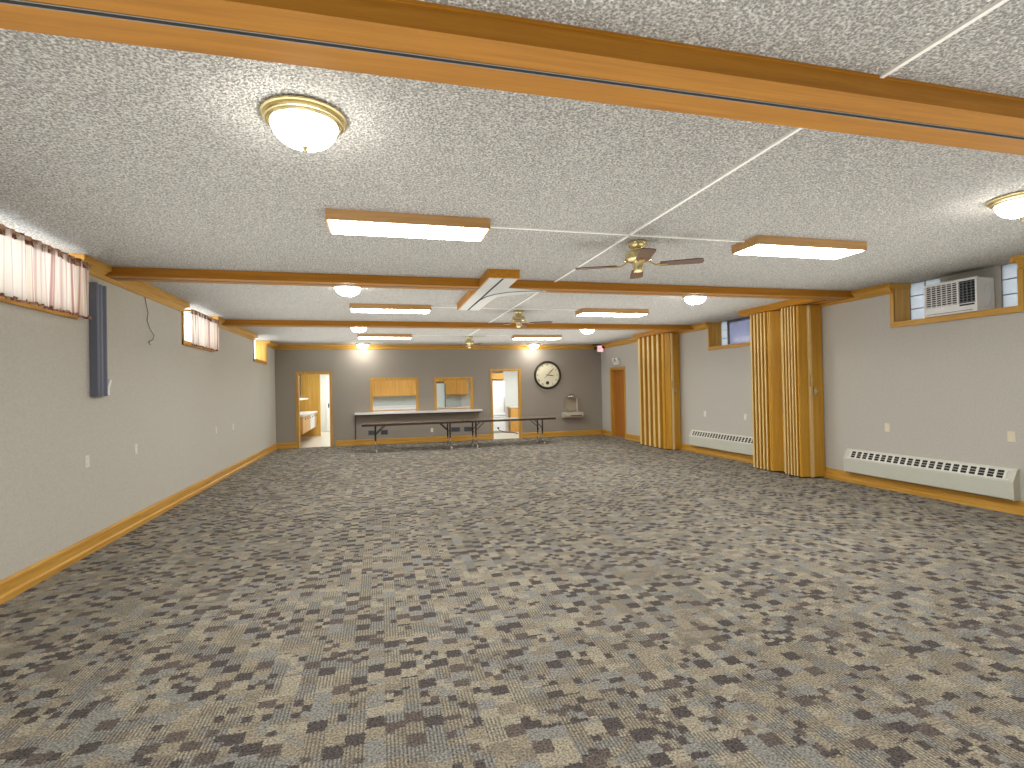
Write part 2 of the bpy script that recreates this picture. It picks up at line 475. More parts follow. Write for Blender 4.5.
# ---- crown mouldings
def crown_prof(wall, s, p=0.105):
    return [(wall, H), (wall + s * p, H), (wall + s * p, H - 0.05), (wall + s * (p - 0.03), H - 0.062), (wall + s * 0.035, H - 0.10), (wall + s * 0.028, H - 0.135), (wall + s * 0.012, H - 0.14), (wall, H - 0.14)]
n_trim = [0]
def trim(b, mat, parent=None):
    n_trim[0] += 1
    return struct(b.build('trim_%d' % n_trim[0], mat, parent))
def crown(segs, axis, wall, s, mat, p=0.105):
    b = MB()
    for a, c in segs: b.prism(crown_prof(wall, s, p), axis, a, c)
    return trim(b, mat)
crown(cut(YF, YL, LW), 'y', XL, 1, 'oak_y')
crown(cut(YF, YB, RW), 'y', XR, -1, 'oak_y')
crown([(XC, XR - 0.02)], 'x', YB, -1, 'oak_x', 0.06)
crown([(XL + 0.02, XC)], 'x', YL, -1, 'oak_x', 0.06)
# crown returns into the niches
b = MB()
for (a, c) in LW:
    for y0, y1 in ((a, a + 0.035), (c - 0.035, c)): b.box(XL - 0.27, XL + 0.10, y0, y1, H - 0.07, H - 0.002)
for (a, c) in RW:
    for y0, y1 in ((a, a + 0.035), (c - 0.035, c)): b.box(XR - 0.10, XR + 0.30, y0, y1, H - 0.07, H - 0.002)
trim(b, 'oak_x')

# ---- ceiling beams with the partition track
BZ = 2.832
def beam(y0, y1, ys, name_track='track'):
    b = MB()
    b.box(XL, XR, y0, ys - 0.014, BZ, H); b.box(XL, XR, ys + 0.014, y1, BZ, H)
    b.box(XL, XR, y0 - 0.006, y0, H - 0.012, H)      # small bead at the ceiling
    o = trim(b, 'beam_x')
    t = MB(); t.box(XL, XR, ys - 0.014, ys + 0.014, BZ + 0.025, H - 0.01); t.build('track', 'dark', o)
    t = MB(); t.box(XL, XR, ys - 0.014, ys - 0.009, BZ - 0.003, BZ + 0.03); t.box(XL, XR, ys + 0.009, ys + 0.014, BZ - 0.003, BZ + 0.03); t.build('track_rail', 'track', o)
    return o
beam(1.86, 2.17, 2.012)
beam(6.39, 6.66, 6.525)
beam(10.57, 10.84, 10.705)
# dropped box around the branch track, crossing the second beam
b = MB()
bx0, bx1, by0, by1 = 1.225, 1.60, 5.84, 8.30
for y0, y1 in ((by0, 6.384), (6.666, by1)):
    b.box(bx0, bx0 + 0.02, y0, y1, BZ, H); b.box(bx1 - 0.02, bx1, y0, y1, BZ, H)
b.box(bx0 + 0.02, bx1 - 0.02, by0, by0 + 0.02, BZ, H); b.box(bx0 + 0.02, bx1 - 0.02, by1 - 0.02, by1, BZ, H)
jog = trim(b, 'beam_y')
b = MB(); z0, z1 = BZ - 0.006, BZ - 0.001
b.prism([(bx0 + 0.02, by0 + 0.02), (bx1 - 0.02, by0 + 0.02), (1.60, 6.40), (2.15, 6.52), (2.15, 6.56), (1.60, 7.05), (bx1 - 0.02, 7.5), (bx1 - 0.02, by1 - 0.02), (bx0 + 0.02, by1 - 0.02)], 'z', z0, z1)
sof = b.build('soffit_panel', 'grey_panel', jog)
def ribbon(pts, wd, zt, zb):
    b = MB()
    for p, q in zip(pts, pts[1:]): b.bar((*p, (zt + zb) / 2), (*q, (zt + zb) / 2), wd, zt - zb)
    return b
cv = [(1.40, 7.75), (1.405, 7.35), (1.44, 7.05), (1.52, 6.85), (1.66, 6.68), (1.85, 6.57), (2.10, 6.53)]
ribbon([(1.405, by0 + 0.03), (1.395, by1 - 0.03)], 0.022, z0, z0 - 0.004).build('branch_track', 'dark', jog)
ribbon(cv, 0.02, z0, z0 - 0.004).build('curved_track', 'dark', jog)

# ---- soffits along the right wall that carry the stored partitions
def soffit(y0, y1, x0=6.57):
    b = MB(); b.box(x0, XR, y0, y1, BZ, H)
    o = trim(b, 'beam_y')
    MB().box(x0 + 0.16, x0 + 0.19, y0, y1 - 0.05, BZ - 0.004, BZ).build('track', 'dark', o)
soffit(6.662, 8.47)
soffit(10.842, 12.66)
# wood post at the right edge of the view
trim(MB().box(XR - 0.035, XR, 4.19, 4.275, 0.166, 1.0), 'oak_z')

# ---- windows
def niche_lining(i, side, a, c, wallx, d):
    """oak jambs, sill and face casing; side -1 left wall, +1 right wall"""
    s = side
    xo = wallx + s * (d - 0.06)                         # where the glazing starts
    xa, xb = sorted((wallx - s * 0.012, xo))
    b = MB()
    b.box(xa, xb, a, a + 0.02, NB, H); b.box(xa, xb, c - 0.02, c, NB, H)
    b.box(xa, xb, a + 0.02, c - 0.02, NB, NB + 0.02)
    xa2, xb2 = sorted((wallx - s * 0.022, wallx))
    fw = 0.012 if s < 0 else 0.035
    b.box(xa2, xb2, a - fw, a + 0.02, NB - 0.05, H - 0.14); b.box(xa2, xb2, c - 0.02, c + fw, NB - 0.05, H - 0.14)
    o = struct(b.build('window_%d' % i, 'oak_z'))
    xa2, xb2 = sorted((wallx - s * 0.024, wallx))
    MB().box(xa2, xb2, a - fw, c + fw, NB - 0.055, NB + 0.02).build('sill_casing', 'oak_y', o)
    return o, xo
def block_panel(o, s, xo, y0, y1, z0, z1, ny, nz, mat):
    xa, xb = sorted((xo, xo + s * 0.05))
    b = MB(); b.box(xa, xb, y0, y1, z0, z1); b.build('glass_block_pane', mat, o)
    g = MB(); xg0, xg1 = sorted((xo, xo - s * 0.006))
    for k in range(ny + 1):
        y = y0 + (y1 - y0) * k / ny; g.box(xg0, xg1, y - 0.006, y + 0.006, z0, z1)
    for k in range(nz + 1):
        z = z0 + (z1 - z0) * k / nz; g.box(xg0, xg1, y0, y1, z - 0.006, z + 0.006)
    g.build('mortar_grid', 'grout', o)
for i, (a, c) in enumerate(LW):
    o, xo = niche_lining(i + 1, -1, a, c, XL, DL)
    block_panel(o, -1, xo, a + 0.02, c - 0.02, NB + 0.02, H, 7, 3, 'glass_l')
o, xo = niche_lining(4, 1, RW[0][0], RW[0][1], XR, DR)
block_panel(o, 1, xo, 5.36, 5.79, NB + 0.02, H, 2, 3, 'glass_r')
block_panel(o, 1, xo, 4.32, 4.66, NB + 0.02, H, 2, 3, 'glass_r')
MB().box(xo - 0.02, xo + 0.05, 4.66, 5.36, NB + 0.02, H).build('filler_board', 'grey_panel', o)
o, xo = niche_lining(5, 1, RW[1][0], RW[1][1], XR, DR)
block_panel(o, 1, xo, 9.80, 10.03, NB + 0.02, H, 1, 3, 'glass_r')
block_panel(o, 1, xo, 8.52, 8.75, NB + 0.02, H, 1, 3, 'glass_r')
b = MB(); y0, y1, z0, z1 = 8.75, 9.80, NB + 0.02, H
for q in ((y0, y0 + 0.035, z0, z1), (y1 - 0.045, y1, z0, z1), (y0, y1, z0, z0 + 0.03), (y0, y1, z1 - 0.05, z1)):
    b.box(xo - 0.015, xo + 0.03, *q)
b.build('sash_frame', 'alu', o)
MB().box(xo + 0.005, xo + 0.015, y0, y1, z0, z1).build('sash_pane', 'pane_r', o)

# ---- doors and hatches: oak casings
def casing(name, x0, x1, z0, z1, y, full=True, d=BT):
    wd = 0.065
    b = MB()
    b.box(x0 - wd, x0, y - 0.022, y, z0, z1 + wd); b.box(x1, x1 + wd, y - 0.022, y, z0, z1 + wd)
    b.box(x0, x1, y - 0.022, y, z1, z1 + wd)
    b.box(x0, x0 + 0.006, y - 0.01, YB + d, z0, z1 - 0.006); b.box(x1 - 0.006, x1, y - 0.01, YB + d, z0, z1 - 0.006); b.box(x0, x1, y - 0.01, YB + d, z1 - 0.006, z1)
    return struct(b.build(name, 'oak_z'))
casing('door_1', DOOR1[0], DOOR1[1], 0, DOOR1[2], YL)
casing('door_2', DOOR2[0], DOOR2[1], 0, DOOR2[2], YB)
casing('window_6', HATCH[0][0], HATCH[0][1], HATCH[0][2], HATCH[0][3], YB)
casing('window_7', HATCH[1][0], HATCH[1][1], HATCH[1][2], HATCH[1][3], YB)
b = MB(); y0, y1, zt = RDOOR
b.box(XR - 0.02, XR, y0 - 0.075, y0, 0, zt + 0.075); b.box(XR - 0.02, XR, y1, y1 + 0.075, 0, zt + 0.075); b.box(XR - 0.02, XR, y0, y1, zt, zt + 0.075)
b.box(XR, XR + 0.16, y0, y0 + 0.02, 0, zt); b.box(XR, XR + 0.16, y1 - 0.02, y1, 0, zt); b.box(XR, XR + 0.16, y0, y1, zt - 0.02, zt)
d3 = struct(b.build('door_3', 'oak_z'))
leaf = MB().box(XR + 0.075, XR + 0.12, y0 + 0.02, y1 - 0.02, 0.01, zt - 0.02).build('door_leaf', 'door_wood', d3)
k = MB(); k.lathe([(0.028, 0), (0.028, -0.006), (0.010, -0.010), (0.010, -0.035), (0.026, -0.045), (0.026, -0.062), (0.012, -0.070)], (XR + 0.075, y0 + 0.09, 0.98), 16, 'x')
k.build('door_knob', 'brass', leaf)

# ---- ceiling raceways (painted strips)
def raceway(label, p, q, wd=0.022):
    b = MB()
    if abs(p[0] - q[0]) < 0.2: b.box(p[0] - wd / 2, p[0] + wd / 2, p[1], q[1], H - 0.014, H)
    else: b.box(p[0], q[0], p[1] - wd / 2, p[1] + wd / 2, H - 0.014, H)
    o = b.build('ceiling_raceway', 'raceway', None, (p[0], p[1], H - 0.014))
    return tag(o, label, 'cable cover', 'white cable covers on the ceiling')
raceway('white strip on ceiling that ends at the near side of the front wood beam', (2.215, -1.0), (2.215, 1.853))
raceway('long white strip on ceiling between the front and second wood beams', (2.215, 2.172), (2.215, 6.383))
raceway('white strip on ceiling between second and third wood beams', (2.215, 6.67), (2.215, 10.563))
raceway('short white strip on ceiling between third beam and back wall', (2.215, 10.842), (2.215, 13.28))
raceway('white crosswise strip joining the two nearest fluorescent lights', (0.90, 4.30), (3.42, 4.30))
raceway('white crosswise strip joining the middle pair of fluorescent lights', (0.84, 8.66), (3.42, 8.66))
raceway('white crosswise strip joining the farthest pair of fluorescent lights', (0.79, 13.06), (3.35, 13.06))

# ================================================================== lights
def make_dome():
    t = thing('dome_ceiling_light', '', 'ceiling light')
    b = MB()
    b.lathe([(0.198, 0), (0.206, -0.006), (0.205, -0.014), (0.196, -0.018), (0.190, -0.018), (0.191, -0.026), (0.186, -0.034), (0.179, -0.036), (0.176, -0.034), (0.175, -0.042), (0.168, -0.050), (0.160, -0.050), (0.157, -0.044), (0.15, -0.03), (0.15, 0)], (0, 0, 0), 48, 'z', False)
    b.build('brass_ring', 'brass', t)
    b = MB(); prof = [(0.155, -0.040)]
    for k in range(1, 11):
        a = k / 10 * PI / 2
        prof.append((0.155 * math.cos(a) ** 0.8 if k < 10 else 0.004, -0.040 - 0.108 * math.sin(a)))
    b.lathe(prof, (0, 0, 0), 64, flute=0.012)
    b.build('glass_bowl', 'dome', t)
    b = MB(); b.lathe([(0.004, -0.146), (0.018, -0.148), (0.02, -0.154), (0.009, -0.162), (0.012, -0.170), (0.004, -0.178)], (0, 0, 0), 16)
    b.build('finial', 'brass', t)
    return t
DG = 'brass dome ceiling lights'
dome = make_dome(); dome['group'] = DG; dome.location = (-0.34, 2.77, H)
dome['label'] = 'large brass-rimmed glass dome light between the front beam and nearest left fluorescent light'
for loc, lb in (((4.76, 2.88), 'brass-rimmed glass dome light on the ceiling nearest the air conditioner window'),
                ((-0.37, 7.0), 'left glass dome light just behind the second wood beam'),
                ((4.68, 7.0), 'right glass dome light just behind the second wood beam, before the near folded partition'),
                ((-0.39, 11.2), 'left glass dome light just behind the third wood beam'),
                ((4.66, 11.2), 'right glass dome light just behind the third wood beam'),
                ((-0.44, 15.45), 'glass dome light at the back wall above the left serving hatch'),
                ((4.64, 15.45), 'glass dome light at the back wall above the round clock')):
    copy_thing(dome, (*loc, H), lb)
for loc in ((-0.35, -1.4), (4.7, -1.4)):
    copy_thing(dome, (*loc, H), 'glass dome light on the ceiling before the front wood beam')

def make_fluor():
    t = thing('fluorescent_ceiling_light', '', 'ceiling light')
    L2, W2, h = 0.63, 0.185, 0.082
    b = MB(); th = 0.018
    b.box(-L2, L2, -W2, -W2 + th, -h, 0); b.box(-L2, L2, W2 - th, W2, -h, 0)
    b.box(-L2, -L2 + th, -W2 + th, W2 - th, -h, 0); b.box(L2 - th, L2, -W2 + th, W2 - th, -h, 0)
    b.build('wood_frame', 'frame_oak', t)
    MB().box(-L2 + th, L2 - th, -W2 + th, W2 - th, -h - 0.006, -h + 0.02).build('diffuser', 'fluor', t)
    return t
FG = 'wood-framed fluorescent ceiling lights'
fl = make_fluor(); fl['group'] = FG; fl.location = (0.26, 4.30, H)
fl['label'] = 'nearest wood-framed fluorescent light, on ceiling left of the brass fan'
for loc, lb in (((4.05, 4.30), 'nearest wood-framed fluorescent light on the right, left of the air conditioner'),
                ((0.20, 8.66), 'left fluorescent light between the second and third wood beams'),
                ((4.08, 8.66), 'right fluorescent light between the second and third wood beams'),
                ((0.15, 13.06), 'left fluorescent light between third beam and back wall'),
                ((4.00, 13.06), 'right fluorescent light between third beam and back wall')):
    copy_thing(fl, (*loc, H), lb)
for loc in ((0.26, -0.1), (4.05, -0.1)):
    copy_thing(fl, (*loc, H), 'fluorescent light on the ceiling before the front wood beam')

# ================================================================== ceiling fans
def make_fan():
    t = thing('ceiling_fan', '', 'ceiling fan')
    b = MB(); b.lathe([(0.088, 0), (0.092, -0.012), (0.088, -0.03), (0.082, -0.05), (0.055, -0.066), (0.05, -0.085), (0.06, -0.092)], (0, 0, 0), 32); b.build('canopy', 'brass', t)
    b = MB(); b.lathe([(0.06, -0.090), (0.105, -0.098), (0.118, -0.115), (0.120, -0.155), (0.128, -0.165), (0.128, -0.178), (0.09, -0.190), (0.06, -0.196)], (0, 0, 0), 32); b.build('motor_housing', 'brass', t)
    b = MB(); b.lathe([(0.06, -0.194), (0.05, -0.205), (0.05, -0.270), (0.042, -0.290), (0.012, -0.298)], (0, 0, 0), 24); b.build('switch_housing', 'brass', t)
    for k in range(4):
        a = math.radians((64, 156, -109, -28)[k]); ca, sa = math.cos(a), math.sin(a)
        def rot(p): return (p[0] * ca - p[1] * sa, p[0] * sa + p[1] * ca, p[2])
        zc = -0.225; tl = -0.10
        b = MB()
        out = [(0.20, -0.048), (0.22, -0.056), (0.55, -0.068), (0.585, -0.06), (0.595, -0.03), (0.595, 0.03), (0.585, 0.06), (0.55, 0.068), (0.22, 0.056), (0.20, 0.048)]
        top = [b.b.verts.new(rot((x, y, zc + y * tl + 0.004))) for x, y in out]
        bot = [b.b.verts.new(rot((x, y, zc + y * tl - 0.004))) for x, y in out]
        n = len(out)
        for i in range(n): b.b.faces.new((top[i], top[(i + 1) % n], bot[(i + 1) % n], bot[i]))
        b.b.faces.new(top); b.b.faces.new(bot[::-1])
        bl = b.build('blade', 'fan_wood', t)
        b = MB()
        b.bar(rot((0.09, 0, -0.186)), rot((0.16, 0, zc - 0.008)), 0.03, 0.008)
        b.bar(rot((0.155, 0, zc - 0.008)), rot((0.27, 0, zc - 0.008)), 0.05, 0.006)
        b.build('blade_bracket', 'brass_dull', bl)
    return t
fan = make_fan(); fan['group'] = 'brass ceiling fans'
fan.location = (2.41, 4.52, H)
fan['label'] = 'nearest brass ceiling fan with brown wood blades, before the second beam'
copy_thing(fan, (2.41, 8.93, H), 'brass ceiling fan between the second and third wood beams', math.radians(2))
copy_thing(fan, (2.29, 13.45, H), 'farthest brass ceiling fan, before the back wall', math.radians(40))

# ================================================================== accordion partitions
def zigzag(y0, y1, x0, x1, pitch, flat):
    """pleats running along y, folds at x0 (room side) and x1 (wall side); y0 > y1"""
    pts, y = [], y0
    while y - pitch >= y1 - 1e-6:
        pts += [(x0, y), (x0, y - flat), (x1, y - pitch * 0.5 - flat * 0.2), (x1, y - pitch * 0.5 - flat)]
        y -= pitch
    pts.append((x0, y)); pts.append((x0, y - flat))
    return pts
def sheet(path, z0, z1, th=0.006):
    b = MB()
    for (xa, ya), (xb, yb) in zip(path, path[1:]):
        b.bar((xa, ya, (z0 + z1) / 2), (xb, yb, (z0 + z1) / 2), th, z1 - z0)
    return b
def partition(label, leaves, group):
    y_lo = min(p[1] for l in leaves for p in l['face'])
    t = thing('accordion_partition', label, 'folding partition', (6.85, y_lo + 0.4, 0.0), group)
    Z0, Z1 = 0.025, BZ - 0.012
    for l in leaves:
        path = zigzag(l['y0'], l['y1'], l['x0'], l['x1'], l['pitch'], l['flat'])
        cov = sheet(path + l['face'], Z0, Z1).build('pleated_cover', 'vinyl', t)
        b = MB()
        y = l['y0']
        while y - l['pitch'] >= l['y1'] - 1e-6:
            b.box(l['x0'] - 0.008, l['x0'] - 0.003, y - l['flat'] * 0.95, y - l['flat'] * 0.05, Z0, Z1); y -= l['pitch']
        b.build('lit_fold_strips', 'vinyl_lit_fold', cov)  # added strips carry the painted highlight of the folds
        px, py = l['post']
        po = MB().box(px - 0.022, px + 0.022, py - 0.03, py + 0.02, Z0 - 0.01, Z1).build('lead_post', 'post', t, bevel=0.006)
        b = MB(); b.box(px - 0.03, px + 0.012, py - 0.040, py - 0.028, 1.50, 1.68); b.build('escutcheon_plate', 'brass', po)
        b = MB(); hx = px + l['hand']
        b.tube([(hx, py - 0.036, 1.46), (hx, py - 0.075, 1.45), (hx, py - 0.075, 1.36), (hx, py - 0.036, 1.35)], 0.009)
        b.box(hx - 0.02, hx + 0.02, py - 0.038, py - 0.03, 1.33, 1.48)
        b.build('pull_handle', 'brass', po)
        if 'panel' in l:
            (xa, ya), (xb, yb) = l['panel']
            MB().bar((xa, ya, (Z0 + Z1) / 2), (xb, yb, (Z0 + Z1) / 2), 0.02, Z1 - Z0).build('end_panel', 'vinyl', t)
        b = MB()
        for q in range(0, 3):
            yy = l['y0'] - 0.06 - q * 0.22
            if yy > l['y1']: b.lathe([(0.010, -0.008), (0.010, 0.008)], (l['x0'] + 0.03, yy, 0.0105), 10, 'y')
        if len(b.b.verts): b.build('floor_rollers', 'black', t)
        else: b.b.free()
    return t
partition('nearer gold wood-grain accordion partition folded against right wall, beside the air conditioner window',
          [dict(y0=8.25, y1=7.79, x0=6.65, x1=6.98, pitch=0.086, flat=0.038, face=[(6.665, 7.76), (6.80, 7.665)], post=(6.805, 7.635), hand=0.0),
           dict(y0=7.45, y1=7.12, x0=6.63, x1=6.98, pitch=0.064, flat=0.028, face=[(6.64, 7.095), (6.775, 7.078)], post=(6.80, 7.06), hand=0.055, panel=((6.82, 7.055), (7.03, 7.045)))],
          'folded accordion partitions')
partition('farther gold wood-grain accordion partition folded against right wall, nearest the brown door',
          [dict(y0=12.62, y1=11.40, x0=6.68, x1=6.98, pitch=0.235, flat=0.10, face=[(6.70, 11.36), (6.79, 11.24)], post=(6.82, 11.22), hand=0.05, panel=((6.84, 11.245), (7.03, 11.255)))],
          'folded accordion partitions')

# ================================================================== heaters
def heater(label, y0, y1, nslot):
    t = thing('baseboard_heater', label, 'heater', (XR - 0.05, (y0 + y1) / 2, 0.166), 'wall heaters along the right wall')
    x = XR; fx = XR - 0.105
    b = MB(); b.prism([(x, 0.17), (fx + 0.01, 0.17), (fx, 0.18), (fx, 0.375), (x - 0.035, 0.515), (x, 0.52)], 'y', y0 + 0.012, y1 - 0.012); b.build('casing', 'heater', t)
    for a, c in ((y0, y0 + 0.012), (y1 - 0.012, y1)):
        b = MB()
        b.prism([(x, 0.165), (fx, 0.165), (fx - 0.004, 0.38), (x - 0.036, 0.521), (x, 0.525)], 'y', a, c)
        b.build('end_cap', 'heater', t)
    # grille on the sloping top
    p, q = Vector((fx, 0, 0.375)), Vector((x - 0.035, 0, 0.515)); d = (q - p); n = Vector((-d.z, 0, d.x)).normalized()
    if n.x > 0: n = -n
    def S_(u, off): v = p + d * u + n * off; return v
    gl = MB(); m = 0.10
    pitch = (y1 - y0 - 2 * m) / nslot
    dk = MB()
    A, B = S_(0.2, 0.002), S_(0.84, 0.002)
    for k in range(nslot):
        ya = y0 + m + k * pitch + pitch * 0.14; yb = ya + pitch * 0.72
        A0, B0, A1, B1 = S_(0.2, 0.0005), S_(0.84, 0.0005), S_(0.2, 0.002), S_(0.84, 0.002)
        dk.prism([(A0.x, A0.z), (B0.x, B0.z), (B1.x, B1.z), (A1.x, A1.z)], 'y', ya, yb)
        for j in range(2):
            u = 0.40 + j * 0.21
            C0, C1, C2, C3 = S_(u, 0.002), S_(u + 0.025, 0.002), S_(u + 0.025, 0.006), S_(u, 0.006)
            gl.prism([(C0.x, C0.z), (C1.x, C1.z), (C2.x, C2.z), (C3.x, C3.z)], 'y', ya, yb)
    for k in range(nslot + 1):
        yc = y0 + m + k * pitch
        A0, B0, B1, A1 = S_(0.17, 0.0005), S_(0.87, 0.0005), S_(0.87, 0.008), S_(0.17, 0.008)
        gl.prism([(A0.x, A0.z), (B0.x, B0.z), (B1.x, B1.z), (A1.x, A1.z)], 'y', yc - pitch * 0.14, yc + pitch * 0.14)
    for u0, u1 in ((0.10, 0.2), (0.84, 0.93)):
        A0, B0, B1, A1 = S_(u0, 0.0005), S_(u1, 0.0005), S_(u1, 0.008), S_(u0, 0.008)
        gl.prism([(A0.x, A0.z), (B0.x, B0.z), (B1.x, B1.z), (A1.x, A1.z)], 'y', y0 + 0.05, y1 - 0.05)
    g = gl.build('grille', 'heater_white', t)
    dk.build('slot_shade', 'dark', g)  # dark plates on the closed casing imitate shade inside the slots
heater('long white wall heater with slotted top below the air conditioner window', 4.36, 6.60, 21)
heater('white wall heater between the two folded partitions', 8.42, 10.78, 23)

# ================================================================== air conditioner
t = thing('window_air_conditioner', 'white window air conditioner with two louvred grilles, in the right wall window', 'air conditioner', (7.17, 5.03, NB + 0.02))
ax, ay0, ay1, az0, az1 = 6.995, 4.71, 5.345, NB + 0.0205, 2.80
MB().box(ax + 0.03, 7.30, ay0 + 0.008, ay1 - 0.008, az0, az1 - 0.01).build('cabinet', 'white_plastic', t, bevel=0.006)
fb = MB()
split = 4.93
z0g, z1g = az0 + 0.115, az1 - 0.03
for q in ((ay0, ay1, az0 + 0.0, z0g), (ay0, ay1, z1g, az1), (ay0, ay0 + 0.025, z0g, z1g), (ay1 - 0.025, ay1, z0g, z1g), (split - 0.012, split + 0.012, z0g, z1g)):
    fb.box(ax, ax + 0.03, *q)
fb.build('front_bezel', 'white_plastic', t, bevel=0.004)
MB().box(ax + 0.022, ax + 0.03, split + 0.012, ay1 - 0.025, z0g, z1g).build('intake_backing', 'dark', t)
g = MB(); nL = 10
for k in range(nL):
    z = z0g + (z1g - z0g) * (k + 0.5) / nL
    g.prism([(ax + 0.004, z - 0.011), (ax + 0.021, z - 0.003), (ax + 0.021, z + 0.003), (ax + 0.004, z - 0.003)], 'y', split + 0.012, ay1 - 0.025)
for k in range(1, 6):
    y = split + 0.012 + (ay1 - 0.037 - split) * k / 6; g.box(ax + 0.006, ax + 0.021, y - 0.003, y + 0.003, z0g, z1g)
g.build('intake_grille', 'white_plastic', t)
MB().box(ax + 0.022, ax + 0.03, ay0 + 0.025, split - 0.012, z0g, z1g).build('outlet_backing', 'black', t)
g = MB()
for k in range(8):
    z = z0g + (z1g - z0g) * (k + 0.5) / 8
    g.prism([(ax + 0.006, z - 0.008), (ax + 0.021, z + 0.004), (ax + 0.021, z + 0.007), (ax + 0.006, z - 0.004)], 'y', ay0 + 0.025, split - 0.012)
for k in range(1, 4):
    y = ay0 + 0.025 + (split - 0.037 - ay0) * k / 4; g.box(ax + 0.008, ax + 0.021, y - 0.003, y + 0.003, z0g, z1g)
g.build('outlet_louvers', 'alu', t)
MB().box(ax - 0.002, ax, ay0 + 0.03, split - 0.02, z0g - 0.032, z0g - 0.012).build('control_strip', 'dark', t)
MB().box(ax - 0.002, ax, 5.09, 5.20, z0g - 0.05, z0g - 0.018).build('sticker', 'fridge', t)
MB().box(ax - 0.002, ax, ay0 + 0.05, ay1 - 0.04, az0 + 0.022, az0 + 0.028).build('slit_shade', 'dark', t)  # dark strip on the bezel stands in for the shade of a slit
k = MB()
k.tube([(7.10, 4.705, 2.60), (7.12, 4.69, 2.70), (7.16, 4.68, 2.72), (7.2, 4.68, 2.60), (7.16, 4.685, 2.45), (7.1, 4.70, 2.42)], 0.005, 6)
k.build('power_cord', 'white_plastic', t)

# ================================================================== curtains on the left wall
def curtain(label, y0, y1, z0, z1, x, seed):
    rnd = random.Random(seed)
    t = thing('cafe_curtain', label, 'curtain', (x, (y0 + y1) / 2, z0), 'sheer curtains on the left wall')
    def surf(ya, yb, za, zb, amp, nz, thick=0.0):
        b = MB(); ny = int((yb - ya) / 0.008)
        ph = [rnd.uniform(0, 6.28) for _ in range(6)]
        rows = []
        for j in range(nz + 1):
            v = j / nz; row = []
            for i in range(ny + 1):
                yy = ya + (yb - ya) * i / ny
                o = math.sin(yy * 52 + ph[0] + 1.2 * math.sin(yy * 9 + ph[1])) * 0.7 + 0.3 * math.sin(yy * 31 + ph[2] + v * 1.1)
                yo = 0.012 * math.sin(yy * 17 + ph[3]) * (1 - v)
                zz = za + (zb - za) * v + (0.006 * math.sin(yy * 13 + ph[4]) if j == 0 else 0)
                row.append(b.b.verts.new((x + amp * o * (1 - 0.35 * v), yy + yo, zz)))
            rows.append(row)
        for A, B in zip(rows, rows[1:]):
            for i in range(ny):
                f = b.b.faces.new((A[i], A[i + 1], B[i + 1], B[i])); f.smooth = True
        return b
    c = surf(y0, y1, z0, z1 - 0.02, 0.030, 6).build('curtain_panel', 'sheer', t)
    h = surf(y0, y1, z1 - 0.075, z1, 0.027, 3).build('gathered_heading', 'ruffle', t)
    e = surf(y0, y1, z0 - 0.018, z0 + 0.014, 0.0225, 2).build('patterned_hem', 'ruffle', c)
    b = MB(); b.tube([(x, y0 - 0.03, z1 - 0.03), (x, y1 + 0.03, z1 - 0.03)], 0.008)
    for yy in (y0 - 0.02, y1 + 0.02): b.box(min(x, XL), max(x, XL), yy - 0.008, yy + 0.008, z1 - 0.04, z1 - 0.02)
    b.build('curtain_rod', 'brass_dull', t)
    return t
curtain('sheer pink-striped curtain with plaid heading on the nearest left wall window', 4.20, 5.99, 2.335, 2.87, XL + 0.085, 3)
curtain('small sheer pale curtain on the second left wall window, ending short of its near edge', 8.87, 10.23, 2.33, 2.865, XL + 0.085, 8)

# ---- slate blue channel, hook, wire
t = thing('wall_channel', 'tall slate-blue vertical channel on left wall right of the near curtain', 'wall channel', (XL + 0.05, 6.31, 1.56))
prof = [(XL + 0.001, 6.15), (XL + 0.07, 6.15), (XL + 0.08, 6.165), (XL + 0.07, 6.19), (XL + 0.04, 6.205), (XL + 0.035, 6.235), (XL + 0.06, 6.26), (XL + 0.062, 6.285), (XL + 0.04, 6.305), (XL + 0.04, 6.33), (XL + 0.066, 6.345), (XL + 0.066, 6.365), (XL + 0.001, 6.365)]
MB().prism(prof, 'z', 1.56, 2.715).build('channel', 'blue', t, bevel=0.003)
b = MB(); b.box(XL + 0.03, XL + 0.06, 6.366, 6.42, 1.57, 1.64); b.bar((XL + 0.045, 6.40, 1.63), (XL + 0.05, 6.45, 1.73), 0.02, 0.035); b.build('latch', 'white_plastic', t)
b = MB()
pts = [(XL + 0.006, 7.45, 2.79), (XL + 0.012, 7.47, 2.70), (XL + 0.02, 7.50, 2.60), (XL + 0.014, 7.48, 2.50), (XL + 0.03, 7.52, 2.40), (XL + 0.04, 7.62, 2.33), (XL + 0.03, 7.60, 2.27), (XL + 0.02, 7.50, 2.235), (XL + 0.03, 7.53, 2.20)]
b.tube(pts, 0.005, 6)
tag(b.build('hanging_wire', 'wire', None, (XL + 0.01, 7.5, 2.2)), 'loose thin wire dangling from the crown moulding on left wall', 'wire')

